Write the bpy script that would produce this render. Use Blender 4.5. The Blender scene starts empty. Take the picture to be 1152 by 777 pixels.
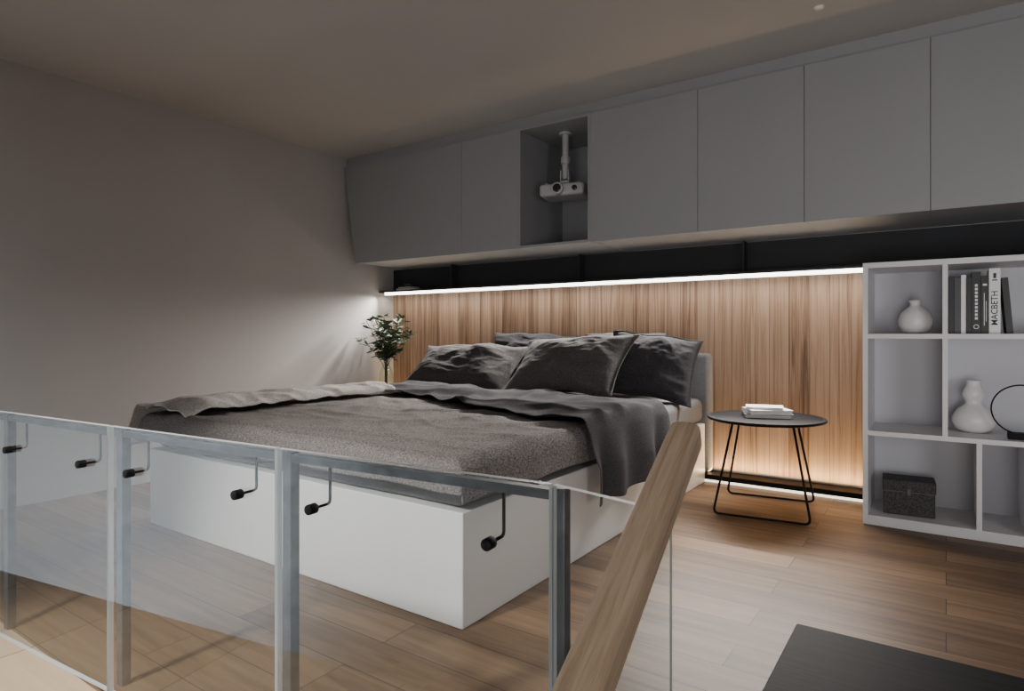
import bpy, bmesh, math, random
from mathutils import Vector, Matrix, Euler, noise
random.seed(7)
S = bpy.context.scene
COL = S.collection

# ------------------------------------------------------------------ materials
def newmat(name):
    m = bpy.data.materials.new(name); m.use_nodes = True
    nt = m.node_tree; b = nt.nodes['Principled BSDF']
    return m, nt, b
def N(nt, t, **kw):
    n = nt.nodes.new(t)
    for k, v in kw.items(): setattr(n, k, v)
    return n
def plain(name, col, rough=0.5, var=0.06, scale=8, bump=0.0, bscale=200, metal=0.0, spec=0.5, sheen=0.0):
    m, nt, b = newmat(name)
    tc = N(nt, 'ShaderNodeTexCoord')
    no = N(nt, 'ShaderNodeTexNoise'); no.inputs['Scale'].default_value = scale; no.inputs['Detail'].default_value = 4
    nt.links.new(tc.outputs['Object'], no.inputs['Vector'])
    r = N(nt, 'ShaderNodeValToRGB')
    c = Vector(col)
    r.color_ramp.elements[0].position = 0.3; r.color_ramp.elements[1].position = 0.7
    r.color_ramp.elements[0].color = (*(c*(1-var)), 1); r.color_ramp.elements[1].color = (*(c*(1+var)), 1)
    nt.links.new(no.outputs['Fac'], r.inputs['Fac'])
    nt.links.new(r.outputs['Color'], b.inputs['Base Color'])
    b.inputs['Roughness'].default_value = rough; b.inputs['Metallic'].default_value = metal
    b.inputs['Specular IOR Level'].default_value = spec
    if sheen: b.inputs['Sheen Weight'].default_value = sheen
    if bump:
        n2 = N(nt, 'ShaderNodeTexNoise'); n2.inputs['Scale'].default_value = bscale; n2.inputs['Detail'].default_value = 3
        nt.links.new(tc.outputs['Object'], n2.inputs['Vector'])
        bp = N(nt, 'ShaderNodeBump'); bp.inputs['Strength'].default_value = bump; bp.inputs['Distance'].default_value = 0.003
        nt.links.new(n2.outputs['Fac'], bp.inputs['Height']); nt.links.new(bp.outputs['Normal'], b.inputs['Normal'])
    return m
def fabric(name, c1, c2, scale=160, bump=0.5, sheen=0.0):
    m, nt, b = newmat(name)
    tc = N(nt, 'ShaderNodeTexCoord')
    no = N(nt, 'ShaderNodeTexNoise'); no.inputs['Scale'].default_value = scale; no.inputs['Detail'].default_value = 2
    mp = N(nt, 'ShaderNodeMapping'); mp.inputs['Scale'].default_value = (1, 0.5, 1)
    nt.links.new(tc.outputs['Object'], mp.inputs['Vector']); nt.links.new(mp.outputs['Vector'], no.inputs['Vector'])
    r = N(nt, 'ShaderNodeValToRGB')
    r.color_ramp.elements[0].position = 0.36; r.color_ramp.elements[1].position = 0.66
    r.color_ramp.elements[0].color = (*c1, 1); r.color_ramp.elements[1].color = (*c2, 1)
    nt.links.new(no.outputs['Fac'], r.inputs['Fac']); nt.links.new(r.outputs['Color'], b.inputs['Base Color'])
    bp = N(nt, 'ShaderNodeBump'); bp.inputs['Strength'].default_value = bump; bp.inputs['Distance'].default_value = 0.002
    nt.links.new(no.outputs['Fac'], bp.inputs['Height']); nt.links.new(bp.outputs['Normal'], b.inputs['Normal'])
    b.inputs['Roughness'].default_value = 1.0; b.inputs['Sheen Weight'].default_value = sheen
    b.inputs['Specular IOR Level'].default_value = 0.03
    return m
def wood(name, cols, plank=(1.3, 0.14), axes='xyz', grain=(1.2, 22), rough=0.4, mortar=0.0025, off=0.37, bump=0.25, vary=0.55, planks=True, spec=0.5, dark=0.25, knots=0.0):
    m, nt, b = newmat(name)
    tc = N(nt, 'ShaderNodeTexCoord'); sp = N(nt, 'ShaderNodeSeparateXYZ')
    nt.links.new(tc.outputs['Object'], sp.inputs[0])
    cb = N(nt, 'ShaderNodeCombineXYZ')
    L = {'x': 0, 'y': 1, 'z': 2}
    for k in range(3): nt.links.new(sp.outputs[L[axes[k]]], cb.inputs[k])
    br = N(nt, 'ShaderNodeTexBrick'); br.offset = off; br.squash = 1.0
    br.inputs['Scale'].default_value = 1; br.inputs['Mortar Size'].default_value = mortar
    br.inputs['Mortar Smooth'].default_value = 0.2
    br.inputs['Brick Width'].default_value = plank[0]; br.inputs['Row Height'].default_value = plank[1]
    br.inputs['Color1'].default_value = (0, 0, 0, 1); br.inputs['Color2'].default_value = (1, 1, 1, 1); br.inputs['Mortar'].default_value = (0, 0, 0, 1)
    br.inputs['Bias'].default_value = 0
    nt.links.new(cb.outputs[0], br.inputs['Vector'])
    mp = N(nt, 'ShaderNodeMapping'); mp.inputs['Scale'].default_value = (grain[0], grain[1], grain[1])
    nt.links.new(cb.outputs[0], mp.inputs['Vector'])
    mul = N(nt, 'ShaderNodeVectorMath', operation='SCALE'); mul.inputs['Scale'].default_value = 17.0 if planks else 0.0
    nt.links.new(br.outputs['Color'], mul.inputs[0])
    add = N(nt, 'ShaderNodeVectorMath', operation='ADD')
    nt.links.new(mp.outputs[0], add.inputs[0]); nt.links.new(mul.outputs[0], add.inputs[1])
    n1 = N(nt, 'ShaderNodeTexNoise'); n1.inputs['Scale'].default_value = 1; n1.inputs['Detail'].default_value = 7; n1.inputs['Roughness'].default_value = 0.62; n1.inputs['Distortion'].default_value = 0.6
    nt.links.new(add.outputs[0], n1.inputs['Vector'])
    mx = N(nt, 'ShaderNodeMix'); mx.data_type = 'FLOAT'; mx.inputs['Factor'].default_value = vary if planks else 0.0
    nt.links.new(n1.outputs['Fac'], mx.inputs['A']); nt.links.new(br.outputs['Color'], mx.inputs['B'])
    r = N(nt, 'ShaderNodeValToRGB')
    el = r.color_ramp.elements
    while len(el) < len(cols): el.new(0.5)
    for e, (p, c) in zip(el, cols): e.position = p; e.color = (*c, 1)
    nt.links.new(mx.outputs['Result'], r.inputs['Fac'])
    src = r.outputs['Color']
    if knots:
        n3 = N(nt, 'ShaderNodeTexNoise'); n3.inputs['Scale'].default_value = 0.4; n3.inputs['Detail'].default_value = 4; n3.inputs['Distortion'].default_value = 1.2
        nt.links.new(add.outputs[0], n3.inputs['Vector'])
        r3 = N(nt, 'ShaderNodeValToRGB'); r3.color_ramp.elements[0].position = 0.57; r3.color_ramp.elements[1].position = 0.70
        r3.color_ramp.elements[0].color = (0, 0, 0, 1); r3.color_ramp.elements[1].color = (knots, knots, knots, 1)
        nt.links.new(n3.outputs['Fac'], r3.inputs['Fac'])
        k = N(nt, 'ShaderNodeMix'); k.data_type = 'RGBA'
        k.inputs['B'].default_value = (*cols[0][1], 1)
        nt.links.new(src, k.inputs['A']); nt.links.new(r3.outputs['Color'], k.inputs['Factor'])
        src = k.outputs['Result']
    dk = N(nt, 'ShaderNodeMix'); dk.data_type = 'RGBA'; dk.blend_type = 'MIX'
    dk.inputs['B'].default_value = (*[c*dark for c in cols[0][1]], 1)
    nt.links.new(src, dk.inputs['A'])
    if planks: nt.links.new(br.outputs['Fac'], dk.inputs['Factor'])
    else: dk.inputs['Factor'].default_value = 0
    nt.links.new(dk.outputs['Result'], b.inputs['Base Color'])
    bp = N(nt, 'ShaderNodeBump'); bp.inputs['Strength'].default_value = bump; bp.inputs['Distance'].default_value = 0.002
    nt.links.new(n1.outputs['Fac'], bp.inputs['Height']); nt.links.new(bp.outputs['Normal'], b.inputs['Normal'])
    b.inputs['Roughness'].default_value = rough; b.inputs['Specular IOR Level'].default_value = spec
    return m
def emis(name, col, st):
    m, nt, b = newmat(name)
    b.inputs['Base Color'].default_value = (*col, 1)
    b.inputs['Emission Color'].default_value = (*col, 1); b.inputs['Emission Strength'].default_value = st
    return m
def glassmat(name, tint, refl=1.0, ior=1.5):
    m = bpy.data.materials.new(name); m.use_nodes = True; nt = m.node_tree
    nt.nodes.clear()
    o = N(nt, 'ShaderNodeOutputMaterial'); mix = N(nt, 'ShaderNodeMixShader')
    fr = N(nt, 'ShaderNodeFresnel'); fr.inputs['IOR'].default_value = ior
    geo = N(nt, 'ShaderNodeNewGeometry')
    mu = N(nt, 'ShaderNodeMath', operation='MULTIPLY'); mu.inputs[1].default_value = refl; mu.use_clamp = True
    t = N(nt, 'ShaderNodeBsdfTransparent'); t.inputs['Color'].default_value = (*tint, 1)
    g = N(nt, 'ShaderNodeBsdfGlossy'); g.inputs['Roughness'].default_value = 0.0; g.inputs['Color'].default_value = (0.93, 0.97, 1, 1)
    inv = N(nt, 'ShaderNodeMath', operation='SUBTRACT'); inv.inputs[0].default_value = 1
    nt.links.new(geo.outputs['Backfacing'], inv.inputs[1])
    m2 = N(nt, 'ShaderNodeMath', operation='MULTIPLY')
    nt.links.new(fr.outputs[0], mu.inputs[0]); nt.links.new(mu.outputs[0], m2.inputs[0]); nt.links.new(inv.outputs[0], m2.inputs[1])
    nt.links.new(m2.outputs[0], mix.inputs['Fac']); nt.links.new(t.outputs[0], mix.inputs[1]); nt.links.new(g.outputs[0], mix.inputs[2])
    nt.links.new(mix.outputs[0], o.inputs['Surface'])
    return m

M_wall = plain('plaster_wall', (0.45, 0.43, 0.422), 0.9, 0.03, 1.5, 0.08, 60)
M_ceil = plain('plaster_ceiling', (0.44, 0.425, 0.405), 0.9, 0.02, 1.5, 0.05, 60)
M_cab = plain('matte_grey_laminate', (0.30, 0.303, 0.31), 0.5, 0.02, 2)
M_cabin = plain('grey_laminate_inside', (0.29, 0.292, 0.30), 0.6, 0.02, 2)
M_niche = plain('anthracite_laminate', (0.030, 0.031, 0.034), 0.7, 0.1, 3, spec=0.2)
M_white = plain('white_lacquer', (0.80, 0.785, 0.77), 0.4, 0.015, 2)
M_shelf = plain('white_shelf_laminate', (0.74, 0.735, 0.745), 0.5, 0.015, 2)
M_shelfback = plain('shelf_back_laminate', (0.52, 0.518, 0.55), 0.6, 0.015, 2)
M_mattress = plain('mattress_cloth', (0.14, 0.138, 0.142), 0.95, 0.08, 60, 0.3, 300)
M_headb = fabric('headboard_cloth', (0.20, 0.20, 0.21), (0.26, 0.26, 0.27), 200, 0.3)
M_cover = fabric('woven_grey_coverlet', (0.125, 0.114, 0.111), (0.29, 0.27, 0.262), 200, 0.6)
M_fold = fabric('pale_coverlet_lining', (0.40, 0.375, 0.36), (0.62, 0.585, 0.565), 200, 0.4)
M_throw = fabric('dark_throw_cloth', (0.055, 0.053, 0.056), (0.085, 0.082, 0.086), 200, 0.2)
M_pil1 = fabric('pillow_cloth_grey', (0.075, 0.071, 0.070), (0.14, 0.133, 0.13), 170, 0.7)
M_pil1b = fabric('pillow_cloth_dark_grey', (0.05, 0.047, 0.048), (0.092, 0.087, 0.086), 180, 0.6)
M_pil2 = fabric('pillow_cloth_charcoal', (0.034, 0.033, 0.036), (0.062, 0.06, 0.064), 190, 0.5)
M_pil3 = fabric('pillow_cloth_mid_grey', (0.085, 0.083, 0.085), (0.125, 0.121, 0.122), 200, 0.4)
M_black = plain('black_metal', (0.008, 0.008, 0.009), 0.55, 0.1, 20, spec=0.12)
M_steel = plain('brushed_steel_post', (0.075, 0.079, 0.085), 0.34, 0.45, 18, 0.15, 60, metal=0.5)
M_edge = plain('glass_edge', (0.80, 0.86, 0.88), 0.25, 0.03, 10)
M_floor = wood('oak_floor_planks', [(0.25, (0.075, 0.039, 0.019)), (0.45, (0.165, 0.095, 0.049)), (0.6, (0.23, 0.14, 0.077)), (0.8, (0.30, 0.193, 0.114))], (1.5, 0.16), 'xyz', (1.5, 22), 0.46, 0.0016, vary=0.26, spec=0.3, knots=0.35)
M_nose = wood('pale_oak_edge', [(0.2, (0.50, 0.37, 0.24)), (0.8, (0.74, 0.58, 0.42))], (0.6, 0.4), 'xyz', (1.5, 14), 0.45, vary=0.3)
M_lower = wood('pale_oak_lower_floor', [(0.3, (0.28, 0.21, 0.16)), (0.7, (0.62, 0.54, 0.46))], (1.25, 0.15), 'xyz', (1.0, 7), 0.35, vary=0.3)
M_panel = wood('vertical_wood_cladding', [(0.28, (0.085, 0.045, 0.025)), (0.42, (0.225, 0.138, 0.086)), (0.54, (0.33, 0.22, 0.148)), (0.72, (0.40, 0.282, 0.20))], (6, 0.12), 'zxy', (1.2, 42), 0.62, 0.0012, vary=0.16, off=0.5, dark=0.5, knots=0.6)
M_rail = wood('oak_handrail', [(0.3, (0.46, 0.32, 0.205)), (0.5, (0.66, 0.50, 0.35)), (0.72, (0.76, 0.60, 0.44))], (1, 1), 'yxz', (6, 110), 0.6, planks=False)
M_dark = wood('black_stained_wood', [(0.3, (0.004, 0.004, 0.0045)), (0.7, (0.012, 0.0115, 0.012))], (1, 1), 'xyz', (3, 60), 0.6, planks=False, bump=0.5, spec=0.1)
M_cer = plain('white_ceramic', (0.76, 0.74, 0.73), 0.35, 0.02, 5)
M_paper = plain('paper', (0.62, 0.60, 0.56), 0.9, 0.04, 40)
M_bw = plain('white_cover', (0.85, 0.85, 0.85), 0.5, 0.02)
M_bk = plain('black_cover', (0.02, 0.02, 0.022), 0.5, 0.1)
M_bg = plain('grey_cover', (0.07, 0.07, 0.078), 0.5, 0.05)
M_leaf = plain('olive_leaf', (0.03, 0.055, 0.024), 0.5, 0.35, 25)
M_stem = plain('stem_bark', (0.05, 0.045, 0.03), 0.8)
M_vglass = glassmat('clear_vase_glass', (0.93, 0.95, 0.92), 1.3)
M_proj = plain('white_plastic', (0.45, 0.45, 0.46), 0.4, 0.01)
M_lens = plain('lens_glass', (0.02, 0.02, 0.03), 0.1, 0.1)
M_box = plain('woven_dark_box', (0.045, 0.041, 0.042), 0.7, 0.75, 110, 1.0, 110)
M_brass = plain('aged_metal', (0.10, 0.095, 0.09), 0.4, 0.1, 20, metal=0.7)
M_led = emis('led_diffuser_neutral', (1.0, 0.97, 0.92), 8.0)
M_led2 = emis('led_diffuser_warm', (1.0, 0.86, 0.66), 2.5)
M_glass = glassmat('clear_balustrade_glass', (0.93, 0.955, 0.96), 1.5)

# ------------------------------------------------------------------ helpers
def wl(p):
    return Vector(p.location) if p else Vector((0, 0, 0))
def mk(name, verts, faces, mat, parent=None, smooth=False, origin=None, mats=None, fm=None):
    vs = [Vector(v) for v in verts]
    if origin is None:
        lo = Vector((min(v.x for v in vs), min(v.y for v in vs), min(v.z for v in vs)))
        hi = Vector((max(v.x for v in vs), max(v.y for v in vs), max(v.z for v in vs)))
        origin = Vector(((lo.x+hi.x)/2, (lo.y+hi.y)/2, lo.z))
    origin = Vector(origin)
    me = bpy.data.meshes.new(name); me.from_pydata([v-origin for v in vs], [], faces); me.update()
    for mm in (mats or [mat]): me.materials.append(mm)
    if fm: 
        for p, i in zip(me.polygons, fm): p.material_index = i
    bm = bmesh.new(); bm.from_mesh(me); bmesh.ops.recalc_face_normals(bm, faces=bm.faces); bm.to_mesh(me); bm.free()
    if smooth:
        for p in me.polygons: p.use_smooth = True
    o = bpy.data.objects.new(name, me); COL.objects.link(o)
    o.location = origin - wl(parent)
    if parent: o.parent = parent
    return o
def empty(name, loc, label, cat, group=None):
    o = bpy.data.objects.new(name, None); o.empty_display_size = 0.1; COL.objects.link(o)
    o.location = loc; o['label'] = label; o['category'] = cat
    if group: o['group'] = group
    return o
def tag(o, label, cat, group=None):
    o['label'] = label; o['category'] = cat
    if group: o['group'] = group
    return o
def struct(o): o['kind'] = 'structure'; return o
BF = [(0,3,2,1),(4,5,6,7),(0,1,5,4),(1,2,6,5),(2,3,7,6),(3,0,4,7)]
def box(name, x0, x1, y0, y1, z0, z1, mat, parent=None, bev=0.0, seg=2, origin=None, smooth=False):
    v = [(x0,y0,z0),(x1,y0,z0),(x1,y1,z0),(x0,y1,z0),(x0,y0,z1),(x1,y0,z1),(x1,y1,z1),(x0,y1,z1)]
    o = mk(name, v, BF, mat, parent, origin=origin)
    if bev:
        md = o.modifiers.new('bevel', 'BEVEL'); md.width = bev; md.segments = seg; md.limit_method = 'ANGLE'
        for p in o.data.polygons: p.use_smooth = smooth or seg > 2
        if seg > 2:
            wn = o.modifiers.new('wn', 'WEIGHTED_NORMAL')
    return o
def boxes(name, lst, mat, parent=None, origin=None, bev=0.0):
    vs, fs = [], []
    for (x0,x1,y0,y1,z0,z1) in lst:
        k = len(vs)
        vs += [(x0,y0,z0),(x1,y0,z0),(x1,y1,z0),(x0,y1,z0),(x0,y0,z1),(x1,y0,z1),(x1,y1,z1),(x0,y1,z1)]
        fs += [tuple(i+k for i in f) for f in BF]
    o = mk(name, vs, fs, mat, parent, origin=origin)
    if bev:
        md = o.modifiers.new('bevel', 'BEVEL'); md.width = bev; md.segments = 2
    return o
def lathe(name, prof, c, mat, parent=None, n=40, smooth=True):
    vs, fs = [], []
    for (r, z) in prof:
        for i in range(n):
            a = 2*math.pi*i/n; vs.append((c[0]+r*math.cos(a), c[1]+r*math.sin(a), c[2]+z))
    for j in range(len(prof)-1):
        for i in range(n):
            fs.append((j*n+i, j*n+(i+1) % n, (j+1)*n+(i+1) % n, (j+1)*n+i))
    fs.append(tuple(range(n-1, -1, -1)))
    fs.append(tuple((len(prof)-1)*n+i for i in range(n)))
    return mk(name, vs, fs, mat, parent, smooth=smooth)
def tube(name, pts, r, mat, parent=None, n=12, closed=False, rs=None, oval=1.0, sq=2.0):
    P = [Vector(p) for p in pts]; vs, fs = [], []; m = len(P)
    up = Vector((0, 0, 1)); prev = None
    for i, p in enumerate(P):
        if closed: t = (P[(i+1) % m]-P[i-1]).normalized()
        else: t = (P[min(i+1, m-1)]-P[max(i-1, 0)]).normalized()
        if prev is None:
            a = up if abs(t.dot(up)) < 0.95 else Vector((0, 1, 0))
            s = t.cross(a).normalized()
        else:
            s = (prev - t*prev.dot(t)).normalized()
        prev = s; u = s.cross(t).normalized()
        rr = rs[i] if rs else r
        for k in range(n):
            a = 2*math.pi*k/n; ca, sa = math.cos(a), math.sin(a)
            f = 1/((abs(ca)**sq+abs(sa)**sq)**(1/sq))
            vs.append(p+s*ca*rr*f+u*sa*rr*f*oval)
    rng = m if closed else m-1
    for j in range(rng):
        for k in range(n):
            j2 = (j+1) % m
            fs.append((j*n+k, j*n+(k+1) % n, j2*n+(k+1) % n, j2*n+k))
    if not closed:
        fs.append(tuple(range(n-1, -1, -1))); fs.append(tuple((m-1)*n+k for k in range(n)))
    return mk(name, vs, fs, mat, parent, smooth=True)
def roundpath(pts, r=0.03, k=6):
    P = [Vector(p) for p in pts]; out = [P[0]]
    for i in range(1, len(P)-1):
        a = (P[i-1]-P[i]); b = (P[i+1]-P[i]); rr = min(r, a.length/2, b.length/2)
        A = P[i]+a.normalized()*rr; B = P[i]+b.normalized()*rr
        for j in range(k+1):
            t = j/k; out.append(A*(1-t)**2+P[i]*2*t*(1-t)+B*t*t)
    out.append(P[-1]); return out
def text(name, s, size, loc, rot, mat, parent):
    c = bpy.data.curves.new(name, 'FONT'); c.body = s; c.size = size; c.extrude = 0.0003; c.offset = 0.0004; c.align_x = 'CENTER'; c.align_y = 'CENTER'
    t = bpy.data.objects.new(name+'_tmp', c); COL.objects.link(t)
    dg = bpy.context.evaluated_depsgraph_get(); dg.update()
    me = bpy.data.meshes.new_from_object(t.evaluated_get(dg))
    bpy.data.objects.remove(t)
    me.materials.clear(); me.materials.append(mat)
    o = bpy.data.objects.new(name, me); COL.objects.link(o); o.parent = parent
    o.location = Vector(loc)-wl(parent); o.rotation_euler = rot
    return o

# ------------------------------------------------------------------ camera
cam = bpy.data.cameras.new('camera'); co = bpy.data.objects.new('camera', cam); COL.objects.link(co)
cam.sensor_width = 36; cam.lens = 36*708/1152; cam.shift_y = -13.5/1152; cam.clip_start = 0.03
co.location = (0, 0, 1.0); co.rotation_euler = (math.radians(90), 0, math.radians(34.6))
S.camera = co

# ------------------------------------------------------------------ room shell
XL, XR, YB, YF, ZC, ZL = -4.42, 2.2, 4.40, -4.0, 2.56, -2.7
O0 = (0, 0, 0)
struct(box('floor', XL, XR, 0.79, YB, -0.25, 0, M_floor, origin=O0))
struct(box('trim_1', XL, XR, 0.42, 0.79, -0.25, 0.0, M_nose, origin=O0))
struct(box('floor_lower', XL, XR, YF, YB, ZL-0.1, ZL, M_lower, origin=O0))
struct(box('ceiling', XL-0.15, XR+0.15, YF-0.15, YB+0.15, ZC, ZC+0.15, M_ceil, origin=O0))
struct(box('wall_back', XL-0.15, XR+0.15, YB, YB+0.15, ZL-0.1, ZC, M_wall, origin=O0))
struct(box('wall_front', XL-0.15, XR+0.15, YF-0.15, YF, ZL-0.1, ZC, M_wall, origin=O0))
struct(box('wall_right', XR, XR+0.15, YF, YB, ZL-0.1, ZC, M_wall, origin=O0))
struct(box('wall_left', XL-0.15, XL, YF, YB, ZL-0.1, ZC, M_wall, origin=O0))

# ------------------------------------------------------------------ wood cladding, niche, LED
clad = tag(box('wood_wall_cladding', XL+0.001, -0.34, YB-0.022, YB, 0.07, 1.37, M_panel, origin=O0), 'warm brown vertical wood plank cladding behind the bed', 'wall panel')
XN1 = XR
nic = empty('wall_niche', (XL, 4.2, 1.384), 'long anthracite open wall niche under the grey cabinets', 'shelf')
box('bottom_board', XL, XN1, 4.19, YB-0.001, 1.384, 1.40, M_niche, nic)
box('back_board', XL, XN1, YB-0.02, YB-0.001, 1.40, 1.612, M_niche, nic)
for i, xx in enumerate((-3.617, -2.333, -1.104)):
    box('divider', xx-0.005, xx+0.005, 4.29, YB-0.02, 1.40, 1.612, M_niche, nic)
led = tag(box('led_strip_light', XL+0.07, -0.34, 4.196, 4.222, 1.360, 1.384, M_led), 'slim white glowing LED strip along the top of the wood cladding', 'light')
plinth = empty('cladding_plinth', (-2.4, 4.3, 0), 'black metal plinth at the foot of the wood cladding', 'baseboard')
box('plinth_body', XL+0.01, -0.37, 4.24, YB-0.002, 0.018, 0.05, M_black, plinth)
box('plinth_rail', XL+0.01, -0.37, 4.262, YB-0.002, 0.0, 0.018, M_black, plinth)
tag(box('led_strip_light', XL+0.01, -0.37, 4.250, 4.261, 0.001, 0.0175, M_led2), 'slim warm glowing LED strip under the black plinth at floor level', 'light')

# ------------------------------------------------------------------ wall cabinets
CY = 3.77; CZ0, CZ1 = 1.614, 2.48
def prism(name, xa0, xa1, x1, y0, y1, z0, z1, mat, parent):
    v = [(xa0,y0,z0),(x1,y0,z0),(x1,y1,z0),(xa0,y1,z0),(xa1,y0,z1),(x1,y0,z1),(x1,y1,z1),(xa1,y1,z1)]
    return mk(name, v, BF, mat, parent)
xs = [-4.42, -3.07, -2.547, -1.965, -1.237, -0.644, -0.064, 0.52, 1.10, 1.65, 2.2]
for i in range(len(xs)-1):
    a, b = xs[i], xs[i+1]
    if i == 2:
        c = empty('open_wall_cabinet', ((a+b)/2, 4.1, CZ0), 'open grey wall cabinet compartment holding the projector', 'cabinet')
        t = 0.018
        box('side_panel', a, a+t, CY, YB-0.002, CZ0, CZ1, M_cab, c)
        box('side_panel', b-t, b, CY, YB-0.002, CZ0, CZ1, M_cab, c)
        box('bottom_panel', a+t, b-t, CY, YB-0.002, CZ0, CZ0+t, M_cab, c)
        box('top_panel', a+t, b-t, CY, YB-0.002, CZ1-t, CZ1, M_cabin, c)
        box('back_panel', a+t, b-t, YB-0.02, YB-0.002, CZ0+t, CZ1-t, M_cabin, c)
        continue
    c = empty('wall_cabinet', ((a+b)/2, 4.1, CZ0), 'handleless matte grey wall cabinet below the ceiling', 'cabinet', 'grey wall cabinets')
    g = 0.0015 if i > 2 else 0.0011
    if i == 0:
        c['label'] = 'wide handleless matte grey wall cabinet with slanted end'
        prism('body', -4.265, -4.415, b, CY+0.02, YB-0.002, CZ0+0.004, CZ1, M_cab, c)
        prism('door', -4.272, -4.418, b-g, CY, CY+0.019, CZ0, CZ1-0.002, M_cab, c)
    else:
        box('body', a+0.0005, b-0.0005, CY+0.02, YB-0.002, CZ0+0.004, CZ1, M_cabin, c)
        box('door', a+g, b-g, CY, CY+0.019, CZ0, CZ1-0.002, M_cab, c, bev=0.0008)
struct(box('trim_2', XL, XR, CY+0.03, YB, CZ1+0.001, ZC, M_cab, origin=O0))

# projector
pj = empty('ceiling_projector', (0, 0, 0), 'white projector hanging from a ceiling mount inside the open cabinet', 'projector')
bx = box('body', -0.165, 0.165, -0.12, 0.12, 0, 0.088, M_proj, pj, bev=0.022, seg=4)
def cyl(name, c, r, h, axis, mat, parent, n=24, r2=None):
    r2 = r if r2 is None else r2
    d = {'x': Vector((1,0,0)), 'y': Vector((0,1,0)), 'z': Vector((0,0,1))}[axis]; c = Vector(c)
    return tube(name, [c, c+d*h*0.04, c+d*h*0.96, c+d*h], r, mat, parent, n=n, rs=[r*0.93, r, r2, r2*0.93])
cyl('lens_ring', (-0.02, -0.155, 0.045), 0.042, 0.05, 'y', M_proj, pj)
cyl('lens', (-0.02, -0.161, 0.045), 0.030, 0.03, 'y', M_lens, pj)
cyl('focus_knob', (0.1, -0.132, 0.045), 0.018, 0.02, 'y', M_lens, pj)
boxes('mount_arm', [(-0.12, 0.12, -0.012, 0.012, 0.094, 0.108), (-0.13, -0.11, -0.08, 0.08, 0.088, 0.102), (0.11, 0.13, -0.08, 0.08, 0.088, 0.102)], M_proj, pj, bev=0.003)
boxes('mount_joint', [(-0.034, 0.034, -0.03, 0.03, 0.106, 0.125), (-0.034, -0.026, -0.03, 0.03, 0.125, 0.20), (0.026, 0.034, -0.03, 0.03, 0.125, 0.20)], M_proj, pj, bev=0.003)
cyl('mount_pole', (0, 0, 0.14), 0.024, 0.33, 'z', M_proj, pj)
cyl('pole_collar', (0, 0, 0.25), 0.034, 0.05, 'z', M_proj, pj)
cyl('ceiling_plate', (0, 0, 0.46), 0.048, 0.017, 'z', M_proj, pj)
pj.location = (-2.285, 4.0, 1.985); pj.rotation_euler = (0, 0, math.radians(14))

sm = tag(lathe('smoke_detector', [(0.018, 0.0), (0.024, 0.005), (0.024, 0.009)], (-0.5, 3.31, ZC-0.0095), M_cer), 'small white round fitting on the ceiling', 'smoke detector')

# ------------------------------------------------------------------ bed
BX0, BX1, BY0, BY1 = -3.46, -1.34, 1.65, 4.28
bed = empty('double_bed', ((BX0+BX1)/2, 2.9, 0), 'white box double bed with grey headboard against wood cladding', 'bed')
box('bed_base', BX0, BX1, BY0, 4.236, 0.0, 0.395, M_white, bed, bev=0.006, seg=3)
box('mattress', BX0+0.02, BX1-0.02, BY0+0.02, BY1-0.01, 0.396, 0.56, M_mattress, bed, bev=0.045, seg=5)
box('headboard', BX0-0.02, BX1+0.02, BY1, 4.376, 0.052, 0.865, M_headb, bed, bev=0.035, seg=6)

def cloth(name, fx, nx, ny, mat, thick=0.01, parent=None, sub=1):
    vs = []; fs = []
    for j in range(ny+1):
        for i in range(nx+1): vs.append(fx(i/nx, j/ny))
    for j in range(ny):
        for i in range(nx):
            a = j*(nx+1)+i; fs.append((a, a+1, a+nx+2, a+nx+1))
    o = mk(name, vs, fs, mat, parent, smooth=True)
    s = o.modifiers.new('solid', 'SOLIDIFY'); s.thickness = thick; s.offset = 1.0
    if sub:
        q = o.modifiers.new('sub', 'SUBSURF'); q.levels = sub; q.render_levels = sub
    return o
def drape(a, b, x0, x1, y0, y1, top, R=0.035, flare=0.12):
    def ax(v, lo, hi):
        if v > hi: e = v-hi; s = 1
        elif v < lo: e = lo-v; s = -1
        else: return v, 0.0
        q = R*math.pi/2
        if e < q:
            t = e/R; return (hi if s > 0 else lo)+s*R*math.sin(t), R*(1-math.cos(t))
        return (hi if s > 0 else lo)+s*(R+(e-q)*flare), R+(e-q)
    x, dx = ax(a, x0, x1); y, dy = ax(b, y0, y1)
    return x, y, top-max(dx, dy)
def nz(x, y, z=0): return noise.noise(Vector((x, y, z)))
def ridg(x, y, z=0): return 1-abs(noise.noise(Vector((x, y, z))))*2
def sst(x): x = max(0, min(1, x)); return x*x*(3-2*x)
def f_cover(u, v):
    a = BX0-0.10+u*((BX1+0.13)-(BX0-0.10)); b = BY0-0.115+v*(3.45-(BY0-0.115))
    x, y, z = drape(a, b, BX0+0.012, BX1-0.03, BY0+0.012, 9, 0.570, R=0.04, flare=0.06)
    w = 0.012*nz(a*1.8, b*2.0, 1)+0.009*nz(a*5, b*4, 2)+0.004*nz(a*13, b*11, 3)
    w += 0.018*max(0, ridg(a*1.1+b*0.9, b*2.6-a*1.5, 11)-0.5)
    w += 0.012*max(0, ridg(a*2.1-b*1.9, b*3.6+a*2.5, 21)-0.55)
    if z > 0.55: z += max(w, -0.006)+0.006
    else:
        x += 0.010*nz(b*7, 3, 1)*(1 if a > -2 else -1)*min(1, (0.56-z)*12) + (0.008 if a > BX1 else 0)
        y += -0.004-abs(0.012*nz(a*6, 7, 2))*min(1, (0.56-z)*12) if b < BY0+0.03 else 0
        z += 0.010*nz(a*3, b*3, 8)
    return (x, y, z)
cov = tag(cloth('coverlet', f_cover, 140, 120, M_cover, 0.007), 'grey woven coverlet spread over the bed', 'blanket')
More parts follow.
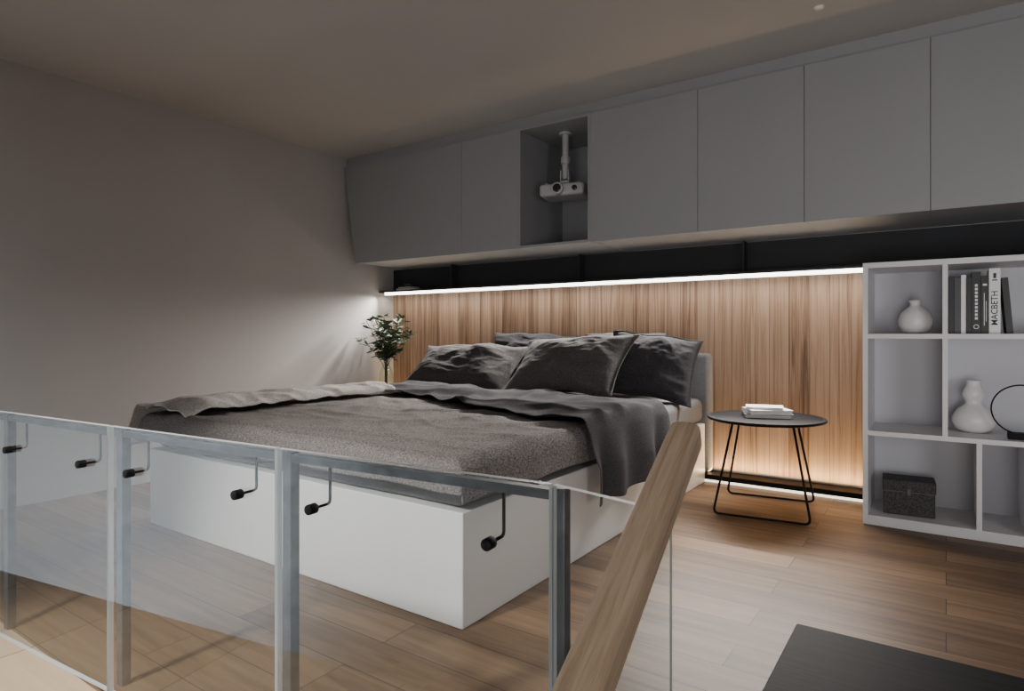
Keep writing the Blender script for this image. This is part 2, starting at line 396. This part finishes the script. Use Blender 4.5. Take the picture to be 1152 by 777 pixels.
def f_fold(u, v):
    y = 1.64+v*1.36
    wd = 0.20-0.11*v+0.03*nz(v*4, 3)
    xc = BX0+0.15+0.04*math.sin(v*5+0.5)+0.24*v*v
    a = (u-0.5)*2
    z = 0.592+0.050*(max(0, 1-abs(a)**2.5))**0.6+0.012*nz(a*2, v*12, 5)+0.016*(1+nz(v*6, 2+a, 9))+0.012*max(0, ridg(a*1.2+v*3, v*9-a, 4)-0.4)
    z -= 0.035*sst((0.10-v)/0.10)
    return (xc+a*wd, y+0.02*nz(a*3, v*9)-0.03*(1-v)*(1-a*a), z)
cloth('folded_edge', f_fold, 26, 90, M_fold, 0.008, cov)
def f_corner(u, v):
    y = 1.58+v*0.62; t = u
    x = BX0+0.12-t*0.20-0.015*math.sin(v*9); z = 0.628+0.012*nz(v*7, t*3)-0.22*sst((t-0.40)/0.6)*(0.55+0.45*(1-v))*1.0
    if t > 0.5: x = BX0+0.01-0.055*sst((t-0.5)/0.3)-0.012*math.sin(v*14)
    return (x, y-0.03*t, z)
cloth('draped_corner', f_corner, 24, 30, M_fold, 0.006, cov)
fv = []; ff = []
for i in range(60):
    t = i/59; q = f_corner(1, t); k = len(fv); dx = random.uniform(-0.006, 0.004); dy = random.uniform(-0.006, 0.006); L = random.uniform(0.025, 0.04)
    fv += [(q[0], q[1]-0.003, q[2]), (q[0], q[1]+0.003, q[2]), (q[0]+dx, q[1]+dy, q[2]-L)]; ff.append((k, k+1, k+2))
fringe = mk('fringe', fv, ff, M_fold, cov)
def f_throw(u, v):
    a = BX0+0.22+u*(BX1-BX0+0.15)
    y0 = 2.90-0.50*sst(u*1.05)**1.5+0.04*math.sin(u*9); y1 = 3.40+0.02*math.sin(u*7)
    b = y0+v*(y1-y0)+0.03*nz(u*9, 4)+0.015*nz(u*14, v*3)
    x, y, z = drape(a, b, -9, BX1+0.0, -9, 9, 0.598, R=0.035, flare=0.02)
    fl = math.sin(b*19+1.8*nz(b*3, 1))*0.5+0.5
    if z > 0.573:
        z += 0.045*max(0, ridg(a*0.9+b*0.8, b*3.2-a*0.5, 3)-0.25)**1.5+0.026*max(0, ridg(a*2.2-b*1.5, b*3+a, 13)-0.4)+0.009*nz(a*8, b*9, 4)+0.010
    else:
        d = min(1, (0.60-z)*5); x += 0.010+0.045*d*fl; y += 0.025*d*math.sin(b*11)-0.06*d*d*(b-2.9)
        z += 0.04*nz(b*3, 6)
    return (x, y, z)
thr = tag(cloth('throw_blanket', f_throw, 160, 90, M_throw, 0.005), 'crumpled charcoal throw draped across the bed and over its side', 'blanket')

def pillow(loc, rot, W, H, T, mat, label, seed, flange=0.0):
    n = 72; vs = []; fs = []
    def pt(u, v, s):
        cx = 1-0.095*(1-v*v)**1.0*abs(u)**2; cy = 1-0.12*(1-u*u)*abs(v)**2
        x = W/2*u*cx; z = H/2*v*cy
        k = 1-flange
        uu, vv = min(1, abs(u)/k), min(1, abs(v)/k)
        h = ((1-uu**2.4)*(1-vv**2.4))
        h = h**0.6 if h > 0 else 0
        r = math.sqrt(u*u+v*v)
        ang = math.atan2(v, u)
        wr = 0.014*nz(u*2.2+seed, v*2.2, s*2)*h
        rg_ = sst(ridg(u*1.2+v*1.1+seed, v*1.6-u*0.8, s+seed)-0.1)
        wr += 0.012*rg_*h*min(1, r+0.2)
        rg2 = sst(ridg(u*2.4-v*1.6+seed, v*2.6+u*1.3, s+seed*3)-0.1)
        wr += 0.008*rg2*h
        rg3 = sst(ridg(u*4.4+v*2.6+seed, v*5.0-u*2.3, s+seed*5)-0.3)
        wr += 0.004*rg3*h
        wr += 0.008*math.sin(ang*8+seed*2+2.5*nz(u, v, seed))*h*max(0, r-0.4)
        th = T/2*h*(0.98+0.15*nz(u*1.5, v*1.5, seed))+wr+0.0025
        sag = 0.014*nz(u*2, v*2, seed+5)
        return (x, s*th+sag-0.03*max(0, -v-0.3), z+0.020*nz(u*2.0, seed)*abs(v)-0.03*max(0, v)*u*u)
    for s in (-1, 1):
        for j in range(n+1):
            for i in range(n+1):
                vs.append(pt(-1+2*i/n, -1+2*j/n, s))
    m = (n+1)**2
    for j in range(n):
        for i in range(n):
            a = j*(n+1)+i
            fs.append((a, a+1, a+n+2, a+n+1)); fs.append((m+a, m+a+n+1, m+a+n+2, m+a+1))
    def rim(idx):
        for p, q in zip(idx[:-1], idx[1:]): fs.append((p, q, m+q, m+p))
    rim([i for i in range(n+1)]); rim([j*(n+1)+n for j in range(n+1)])
    rim([n*(n+1)+i for i in range(n, -1, -1)]); rim([j*(n+1) for j in range(n, -1, -1)])
    o = mk('pillow', vs, fs, mat, smooth=True, origin=(0, 0, 0))
    o.location = loc; o.rotation_euler = [math.radians(r) for r in rot]
    tag(o, label, 'pillow', 'pillows at the headboard')
    return o
pillow((-2.66, 4.09, 0.80), (-22, 2, 2), 0.76, 0.48, 0.13, M_pil2, 'charcoal pillow leaning on the headboard behind others', 1)
pillow((-1.90, 4.10, 0.80), (-20, 0, -2), 0.64, 0.48, 0.12, M_pil3, 'mid grey pillow leaning on the headboard', 2)
pillow((-1.58, 3.88, 0.79), (-26, 6, 10), 0.60, 0.50, 0.15, M_pil2, 'charcoal pillow propped near the edge of the bed', 3, 0.06)
pillow((-3.02, 3.74, 0.745), (-50, 0, 4), 0.98, 0.54, 0.19, M_pil1b, 'plump dark grey pillow lying against a darker one', 4, 0.05)
pillow((-2.08, 3.665, 0.79), (-44, -3, -6), 0.92, 0.56, 0.18, M_pil1, 'plump grey pillow with flanged edge in front', 5, 0.06)

# ------------------------------------------------------------------ bedside table + plant
nt_ = empty('bedside_table', (-4.08, 4.0, 0), 'small white bedside cabinet beside the bed', 'bedside table')
box('body', -4.33, -3.85, 3.80, 4.20, 0.05, 0.50, M_white, nt_, bev=0.004)
box('base', -4.31, -3.87, 3.82, 4.18, 0.0, 0.05, M_black, nt_)
box('drawer', -4.32, -3.86, 3.782, 3.799, 0.28, 0.49, M_white, nt_)
box('drawer', -4.32, -3.86, 3.782, 3.799, 0.06, 0.27, M_white, nt_)
pc = (-4.13, 4.0, 0.501)
pl = empty('potted_olive_branches', pc, 'olive branches in a clear glass vase on bedside table', 'plant')
lathe('vase', [(0.045, 0), (0.062, 0.02), (0.068, 0.08), (0.060, 0.15), (0.036, 0.21), (0.028, 0.25), (0.034, 0.28), (0.030, 0.28), (0.024, 0.25), (0.032, 0.21), (0.055, 0.15), (0.062, 0.08), (0.056, 0.02), (0.01, 0.01)], pc, M_vglass, pl)
lv, lf = [], []; sv, sf = [], []
def addtube(P, r):
    k0 = len(sv)
    for i, p in enumerate(P):
        t = (P[min(i+1, len(P)-1)]-P[max(i-1, 0)]).normalized(); s = t.cross(Vector((0.3, 1, 0.1))).normalized(); u = s.cross(t)
        for k in range(5):
            a = k*2*math.pi/5; sv.append(p+(s*math.cos(a)+u*math.sin(a))*r)
    for j in range(len(P)-1):
        for k in range(5): sf.append((k0+j*5+k, k0+j*5+(k+1) % 5, k0+(j+1)*5+(k+1) % 5, k0+(j+1)*5+k))
def leaf(p, d, L, w):
    d = d.normalized(); s = d.cross(Vector((random.uniform(-1, 1), random.uniform(-1, 1), 0.6))).normalized(); nn = s.cross(d)
    k = len(lv)
    pts = [(0, 0), (0.25, 0.8), (0.5, 1.0), (0.78, 0.65), (1, 0)]
    lv.append(p)
    for t, ww in pts[1:4]:
        c = p+d*L*t-nn*0.12*L*t*t
        lv.append(c+s*w*ww); lv.append(c-nn*w*0.25); lv.append(c-s*w*ww)
    lv.append(p+d*L-nn*0.12*L)
    lf.append((k, k+1, k+2)); lf.append((k, k+2, k+3))
    for q in (0, 1):
        b = k+1+q*3; lf.append((b, b+3, b+4, b+1)); lf.append((b+1, b+4, b+5, b+2))
    b = k+7; lf.append((b, k+10, b+1)); lf.append((b+1, k+10, b+2))
for i in range(16):
    ang = 2*math.pi*i/16+random.uniform(-0.3, 0.3); sp = random.uniform(0.07, 0.21); hh = random.uniform(0.16, 0.37)
    base = Vector((pc[0]+0.01*math.cos(ang), pc[1]+0.01*math.sin(ang), pc[2]+0.03)); P = []
    for j in range(10):
        t = j/9; rr = sp*max(0, (t-0.35)/0.65)**1.3
        P.append(base+Vector((math.cos(ang)*rr, math.sin(ang)*rr, (0.25+hh)*t)))
    addtube(P, 0.0025)
    for j in range(4, 10):
        for q in range(5):
            a2 = random.uniform(0, 6.28); d = Vector((math.cos(a2), math.sin(a2), random.uniform(-0.2, 0.9)))
            if P[j].z < pc[2]+0.27: continue
            leaf(P[j]+Vector((0, 0, random.uniform(-0.02, 0.02))), d, random.uniform(0.06, 0.105), random.uniform(0.009, 0.014))
mk('stems', sv, sf, M_stem, pl); mk('leaves', lv, lf, M_leaf, pl)

# ------------------------------------------------------------------ side table
tcx, tcy = -0.85, 3.78
tb = empty('side_table', (0, 0, 0), 'round black side table with wire sled legs', 'side table')
lathe('table_top', [(0.29, 0.0), (0.31, 0.002), (0.318, 0.008), (0.318, 0.016), (0.314, 0.02), (0.30, 0.021), (0.298, 0.017), (0.02, 0.017)], (0, 0, 0.505), M_black, tb, n=64)
for sgn in (-1, 1):
    yb, yt = sgn*0.25, sgn*0.15
    tube('leg_frame', roundpath([(-0.155, yt, 0.505), (-0.245, yb, 0.008), (0.245, yb, 0.008), (0.155, yt, 0.505)], 0.035), 0.0065, M_black, tb, n=10)
tube('leg_brace', [(-0.155, -0.15, 0.498), (-0.155, 0.15, 0.498)], 0.0055, M_black, tb, n=8)
tube('leg_brace', [(0.155, -0.15, 0.498), (0.155, 0.15, 0.498)], 0.0055, M_black, tb, n=8)
tb.location = (tcx, tcy, 0); tb.rotation_euler = (0, 0, math.radians(7))

def book(W, D, H, mat, label, group, flat=True, pages=M_paper):
    e = empty('book', (0, 0, 0), label, 'book', group); t = 0.0025
    if flat:
        boxes('cover', [(-W/2, W/2, -D/2, D/2, 0, t), (-W/2, W/2, -D/2, D/2, H-t, H), (-W/2, -W/2+t, -D/2, D/2, t, H-t)], mat, e)
        box('pages', -W/2+t, W/2-0.005, -D/2+0.004, D/2-0.004, t, H-t, pages, e)
    else:
        boxes('cover', [(-W/2, -W/2+t, -D/2, D/2, 0, H), (W/2-t, W/2, -D/2, D/2, 0, H), (-W/2+t, W/2-t, -D/2, -D/2+t, 0, H)], mat, e)
        box('pages', -W/2+t, W/2-t, -D/2+t, D/2-0.004, 0.004, H-0.004, pages, e)
    return e
z = 0.5225
for (w, d, h, mt, rz, lb, dx) in [(0.25, 0.18, 0.022, M_bg, 20, 'grey book lying on the black side table', 0),
                                  (0.23, 0.17, 0.024, M_bw, 32, 'white book stacked on a grey book', 0.005),
                                  (0.20, 0.15, 0.014, M_bw, 14, 'thin pale book on top of the stack', -0.01)]:
    bk = book(w, d, h, mt, lb, 'books on the side table'); bk.location = (tcx-0.0+dx, tcy+0.02, z); bk.rotation_euler = (0, 0, math.radians(rz)); z += h+0.0005

# ------------------------------------------------------------------ bookcase
KX0, KX1, KY0, KY1, KZ = -0.362, 1.25, 3.78, 4.376, 1.37
T = 0.024
bc = empty('bookcase', ((KX0+KX1)/2, 4.0, 0), 'white open cube bookcase beside the wood cladding', 'bookcase')
box('side_panel', KX0, KX0+T, KY0, KY1, 0, KZ, M_shelf, bc, bev=0.001)
box('side_panel', KX1-T, KX1, KY0, KY1, 0, KZ, M_shelf, bc, bev=0.001)
box('top_panel', KX0+T, KX1-T, KY0, KY1, KZ-0.028, KZ, M_shelf, bc, bev=0.001)
box('bottom_panel', KX0+T, KX1-T, KY0, KY1, 0, 0.05, M_shelf, bc, bev=0.001)
S1, S2 = 0.985, 0.478
box('shelf', KX0+T, KX1-T, KY0+0.001, 4.17, S1-0.011, S1+0.013, M_shelf, bc)
box('shelf', KX0+T, KX1-T, KY0+0.001, 4.17, S2-0.011, S2+0.013, M_shelf, bc)
for x in (-0.004, 0.62): 
    box('divider', x-0.011, x+0.011, KY0+0.001, 4.17, S1+0.013, KZ-0.028, M_shelf, bc)
    box('divider', x-0.011, x+0.011, KY0+0.001, 4.17, S2+0.013, S1-0.011, M_shelf, bc)
for x in (0.132, 0.318, 0.80):
    box('divider', x-0.011, x+0.011, KY0+0.001, 4.17, 0.05, S2-0.011, M_shelf, bc)
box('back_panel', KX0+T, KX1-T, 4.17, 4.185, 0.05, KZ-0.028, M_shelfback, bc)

zs = S1+0.0135
specs = [(0.022, 0.285, M_bk, 'black', 0), (0.026, 0.280, M_bg, 'dark grey', 0), (0.020, 0.292, M_bw, 'white', 0), (0.020, 0.28, M_bk, 'black', 0),
         (0.036, 0.305, M_bk, 'black', 1), (0.030, 0.285, M_bk, 'black', 2), (0.044, 0.318, M_bw, 'white', 3), (0.026, 0.272, M_bk, 'black', 4)]
x = 0.011
for i, (w, h, mt, cn, sp) in enumerate(specs):
    lb = {0: f'{cn} hardback standing on the bookcase shelf', 1: 'thick black hardback with white round mark on spine', 2: 'black hardback with white lines on its spine',
          3: 'white hardback with black capital lettering on spine', 4: 'black hardback leaning against the row of books'}[sp]
    e = book(w, 0.20, h, mt, lb, 'books on the top shelf', flat=False)
    if sp == 1:
        rg = tube('spine_mark', [(0.010*math.cos(a*math.pi/8), -0.1006, 0.035+0.010*math.sin(a*math.pi/8)) for a in range(16)], 0.0018, M_bw, e, n=6, closed=True)
        boxes('spine_lines', [(-0.005, 0.006, -0.1008, -0.0999, zz, zz+0.012) for zz in [0.07+0.018*q for q in range(10)]], M_bw, e)
    if sp == 2:
        boxes('spine_lines', [(-0.004, -0.001, -0.1008, -0.0999, 0.04, 0.20), (0.004, 0.006, -0.1008, -0.0999, 0.06, 0.16), (-0.008, 0.008, -0.1008, -0.0999, 0.235, 0.245)], M_bw, e)
    if sp == 3:
        text('spine_text', 'MACBETH', 0.037, (0, -0.1006, 0.125), (math.radians(90), math.radians(-90), 0), M_bk, e)
        boxes('spine_lines', [(-0.01, 0.01, -0.1008, -0.0999, 0.258, 0.264), (-0.006, 0.006, -0.1008, -0.0999, 0.27, 0.295)], M_bk, e)
    if sp == 4:
        e.location = (x+w/2+0.024, 3.96, zs+0.001); e.rotation_euler = (0, math.radians(-4.5), 0); x += w
        boxes('spine_lines', [(-0.003, 0.003, -0.1008, -0.0999, 0.07, 0.2)], M_bw, e)
    else:
        e.location = (x+w/2, 3.95+random.uniform(-0.008, 0.008), zs)
    x += w+0.0012
tag(lathe('ceramic_vase', [(0.035, 0), (0.062, 0.012), (0.078, 0.045), (0.080, 0.075), (0.068, 0.11), (0.042, 0.135), (0.026, 0.148), (0.024, 0.162), (0.033, 0.178), (0.028, 0.178), (0.020, 0.165), (0.005, 0.12)], (-0.135, 3.99, zs), M_cer), 'squat round white ceramic vase on the top shelf', 'vase')
zs2 = S2+0.0135
tag(lathe('ceramic_vase', [(0.05, 0), (0.078, 0.015), (0.094, 0.05), (0.092, 0.08), (0.072, 0.115), (0.042, 0.138), (0.034, 0.155), (0.044, 0.175), (0.050, 0.195), (0.044, 0.22), (0.033, 0.238), (0.030, 0.255), (0.036, 0.268), (0.030, 0.268), (0.022, 0.25), (0.005, 0.2)], (0.117, 4.035, zs2), M_cer), 'white ceramic gourd shaped vase on the middle shelf', 'vase')
rg = empty('ring_sculpture', (0.30, 3.88, zs2), 'thin black metal ring ornament on a small block base', 'ornament')
box('base', 0.245, 0.355, 3.85, 3.91, zs2, zs2+0.03, M_black, rg, bev=0.002)
tube('ring', [(0.30+0.118*math.cos(a*math.pi/32), 3.88, zs2+0.03+0.112+0.118*math.sin(a*math.pi/32)) for a in range(64)], 0.0035, M_black, rg, n=8, closed=True)
wb = empty('storage_box', (0, 0, 0), 'dark grey textured storage box with lid and latch', 'box')
box('box_body', -0.115, 0.115, -0.08, 0.08, 0, 0.12, M_box, wb, bev=0.004)
box('lid', -0.119, 0.119, -0.084, 0.084, 0.1225, 0.182, M_box, wb, bev=0.006)
box('latch', -0.009, 0.009, -0.089, -0.0845, 0.108, 0.140, M_brass, wb, bev=0.002)
boxes('trim_edge', [(-0.116, 0.116, -0.0845, -0.0805, 0.1205, 0.1245)], M_brass, wb)
wb.location = (-0.165, 3.95, 0.0505); wb.rotation_euler = (0, 0, math.radians(4))
z = 1.4005
for (w, d, h, mt, rz, lb) in [(0.20, 0.13, 0.018, M_bg, 6, 'dark grey book lying in the niche'), (0.17, 0.12, 0.014, M_bk, -4, 'small black book on top of another')]:
    bk = book(w, d, h, mt, lb, 'books in the niche'); bk.location = (-4.12, 4.28, z); bk.rotation_euler = (0, 0, math.radians(rz)); z += h+0.0005
nb = tag(lathe('small_bowl', [(0.018, 0), (0.03, 0.008), (0.042, 0.025), (0.039, 0.025), (0.027, 0.011), (0.004, 0.005)], (-4.12, 4.28, z), M_brass), 'small dark metal bowl on books in the niche', 'bowl')

# ------------------------------------------------------------------ glass balustrade
slope = 0.085
def gy(x): return 0.975+slope*x
ang = math.atan(slope)
bl = empty('glass_balustrade', (-1.5, gy(-1.5), 0), 'clear glass balustrade with grey steel posts and black fittings', 'railing')
px = [-3.30, -2.61, -1.925, -1.24, -0.555]
dirv = Vector((math.cos(ang), math.sin(ang), 0)); nrm = Vector((-math.sin(ang), math.cos(ang), 0))
def obox(name, xa, xb, off0, off1, z0, z1, mat, parent, edge=None, zb=None):
    A = Vector((xa, gy(xa), 0)); B = Vector((xb, gy(xb), 0))
    v = [A+nrm*off0, B+nrm*off0, B+nrm*off1, A+nrm*off1]
    zt = [z1, zb if zb else z1, zb if zb else z1, z1]
    vs = [p+Vector((0, 0, z0)) for p in v]+[p+Vector((0, 0, q)) for p, q in zip(v, zt)]
    if edge: return mk(name, vs, BF, mat, parent, mats=[mat, edge], fm=[1, 1, 0, 1, 0, 1])
    return mk(name, vs, BF, mat, parent)
seg = [(-4.0, -3.304), (-3.296, -2.614), (-2.606, -1.929), (-1.921, -1.244), (-1.236, -0.559), (-0.551, -0.352)]
for (a, b) in seg:
    last = a > -0.6
    obox('glass_panel', a, b, -0.007, 0.007, 0.001, 0.742, M_glass, bl, M_edge, zb=(0.722 if last else None))
PX = [p-0.018 for p in px]
for p in PX:
    o = obox('post', p, p+0.028, 0.026, 0.052, 0.001, 0.728, M_steel, bl)
    md = o.modifiers.new('bevel', 'BEVEL'); md.width = 0.002; md.segments = 2
for a, b in zip(PX[:-1], PX[1:]):
    obox('top_rail', a+0.0285, b-0.0005, 0.028, 0.048, 0.706, 0.724, M_steel, bl)
for p in px:
    for s in (-0.117, 0.125):
        xx = p+s
        c = Vector((xx, gy(xx), 0.626)); 
        if xx > -0.45: continue
        f = c-nrm*0.030
        tube('fitting', [f, f+nrm*0.002, f+nrm*0.021, f+nrm*0.0225], 0.0112, M_black, bl, n=20, rs=[0.0102, 0.0112, 0.0112, 0.0102])
        tube('fitting_arm', roundpath([c-nrm*0.0075, c+nrm*0.034, c+nrm*0.034+Vector((0, 0, 0.079))], 0.01), 0.0033, M_black, bl, n=8)
# handrail: straight square-section oak bar, built along local Y then turned into place
p1 = Vector((-0.312, 0.905, 0.855)); p0 = Vector((-0.27, 0.505, 0.676)); dv = (p1-p0).normalized()
q0 = p0-dv*0.45; Ls = (p1-q0).length
hr = empty('stair_handrail', (q0.x, q0.y, -2.7), 'straight light oak handrail of the stair beside the glass', 'handrail')
rail = mk('rail', [(x, y, z) for z in (-0.024, 0.024) for (x, y) in ((-0.022, 0), (0.022, 0), (0.022, Ls), (-0.022, Ls))], BF, M_rail, None, origin=(0, 0, 0))
md = rail.modifiers.new('bevel', 'BEVEL'); md.width = 0.013; md.segments = 6
for p in rail.data.polygons: p.use_smooth = True
rail.modifiers.new('wn', 'WEIGHTED_NORMAL')
rail.parent = hr; rail.location = q0-wl(hr)
yaw = math.atan2(-dv.x, dv.y); pitch = math.asin(dv.z)
rail.rotation_euler = Euler((pitch, 0, yaw), 'XYZ')
pp = q0+dv*0.2
tube('newel_post', [(pp.x, pp.y, -2.7), (pp.x, pp.y, pp.z-0.02)], 0.018, M_black, hr, n=16)
st = tag(box('black_step', -0.375, 1.35, 1.05, 2.07, 0.0, 0.12, M_dark, origin=(0.5, 1.5, 0), bev=0.006, seg=3), 'low black stained wooden platform step on the oak floor', 'step')

# ------------------------------------------------------------------ lights
def area(name, loc, rot, sx, sy, W, col, spread=180):
    l = bpy.data.lights.new(name, 'AREA'); l.shape = 'RECTANGLE'; l.size = sx; l.size_y = sy; l.energy = W; l.color = col; l.spread = math.radians(spread)
    o = bpy.data.objects.new(name, l); COL.objects.link(o); o.location = loc; o.rotation_euler = [math.radians(r) for r in rot]
    return o
def aim(o, target):
    o.rotation_euler = (Vector(target)-Vector(o.location)).to_track_quat('-Z', 'Y').to_euler(); return o
def spot(name, loc, target, W, col, size, blend, rad=0.05):
    l = bpy.data.lights.new(name, 'SPOT'); l.energy = W; l.color = col; l.spot_size = math.radians(size); l.spot_blend = blend; l.shadow_soft_size = rad
    o = bpy.data.objects.new(name, l); COL.objects.link(o); o.location = loc
    return aim(o, target)
area('led_light_top', (-2.38, 4.235, 1.355), (0, 0, 0), 4.0, 0.02, 8, (1.0, 0.89, 0.76), 175)
area('led_light_forward', (-2.38, 4.19, 1.362), (-44, 0, 0), 4.0, 0.02, 72, (1.0, 0.95, 0.90), 98)
area('led_light_floor', (-2.38, 4.32, 0.056), (180, 0, 0), 4.0, 0.03, 30, (1.0, 0.68, 0.34))
area('unseen_wall_fill', (-2.4, -1.8, -0.5), (0, 90, 0), 2.0, 2.4, 130, (0.82, 0.92, 1.0), 120)  # added cool fill on the unseen lower wall, for a bluish glass reflection
area('lower_floor_fill', (-1.6, -2.2, -0.4), (0, 0, 0), 2.4, 1.6, 45, (1.0, 0.92, 0.84))  # added unseen fill: lower floor sheen in the glass, warm bounce upward
area('rear_fill', (0.9, -3.7, 0.0), (75, 0, -2), 2.0, 2.4, 70, (1.0, 0.975, 0.955), 112)  # soft fill added behind the camera, no real fitting there
aim(area('bookcase_side_fill', (2.05, 0.9, 0.9), (0, 0, 0), 1.2, 1.0, 14, (0.98, 0.98, 1.0), 110), (0.2, 4.0, 0.7))  # unseen fill added at the right to brighten the bookcase
spot('floor_pool_fill', (-1.9, -0.9, 2.4), (-1.9, 1.2, 0), 460, (1.0, 0.96, 0.91), 48, 0.8, 0.12)  # added unseen spot that lays a bright pool on the floor before the bed
w = bpy.data.worlds.new('world'); w.use_nodes = True; S.world = w
w.node_tree.nodes['Background'].inputs[0].default_value = (0.5, 0.6, 0.75, 1); w.node_tree.nodes['Background'].inputs[1].default_value = 0.3
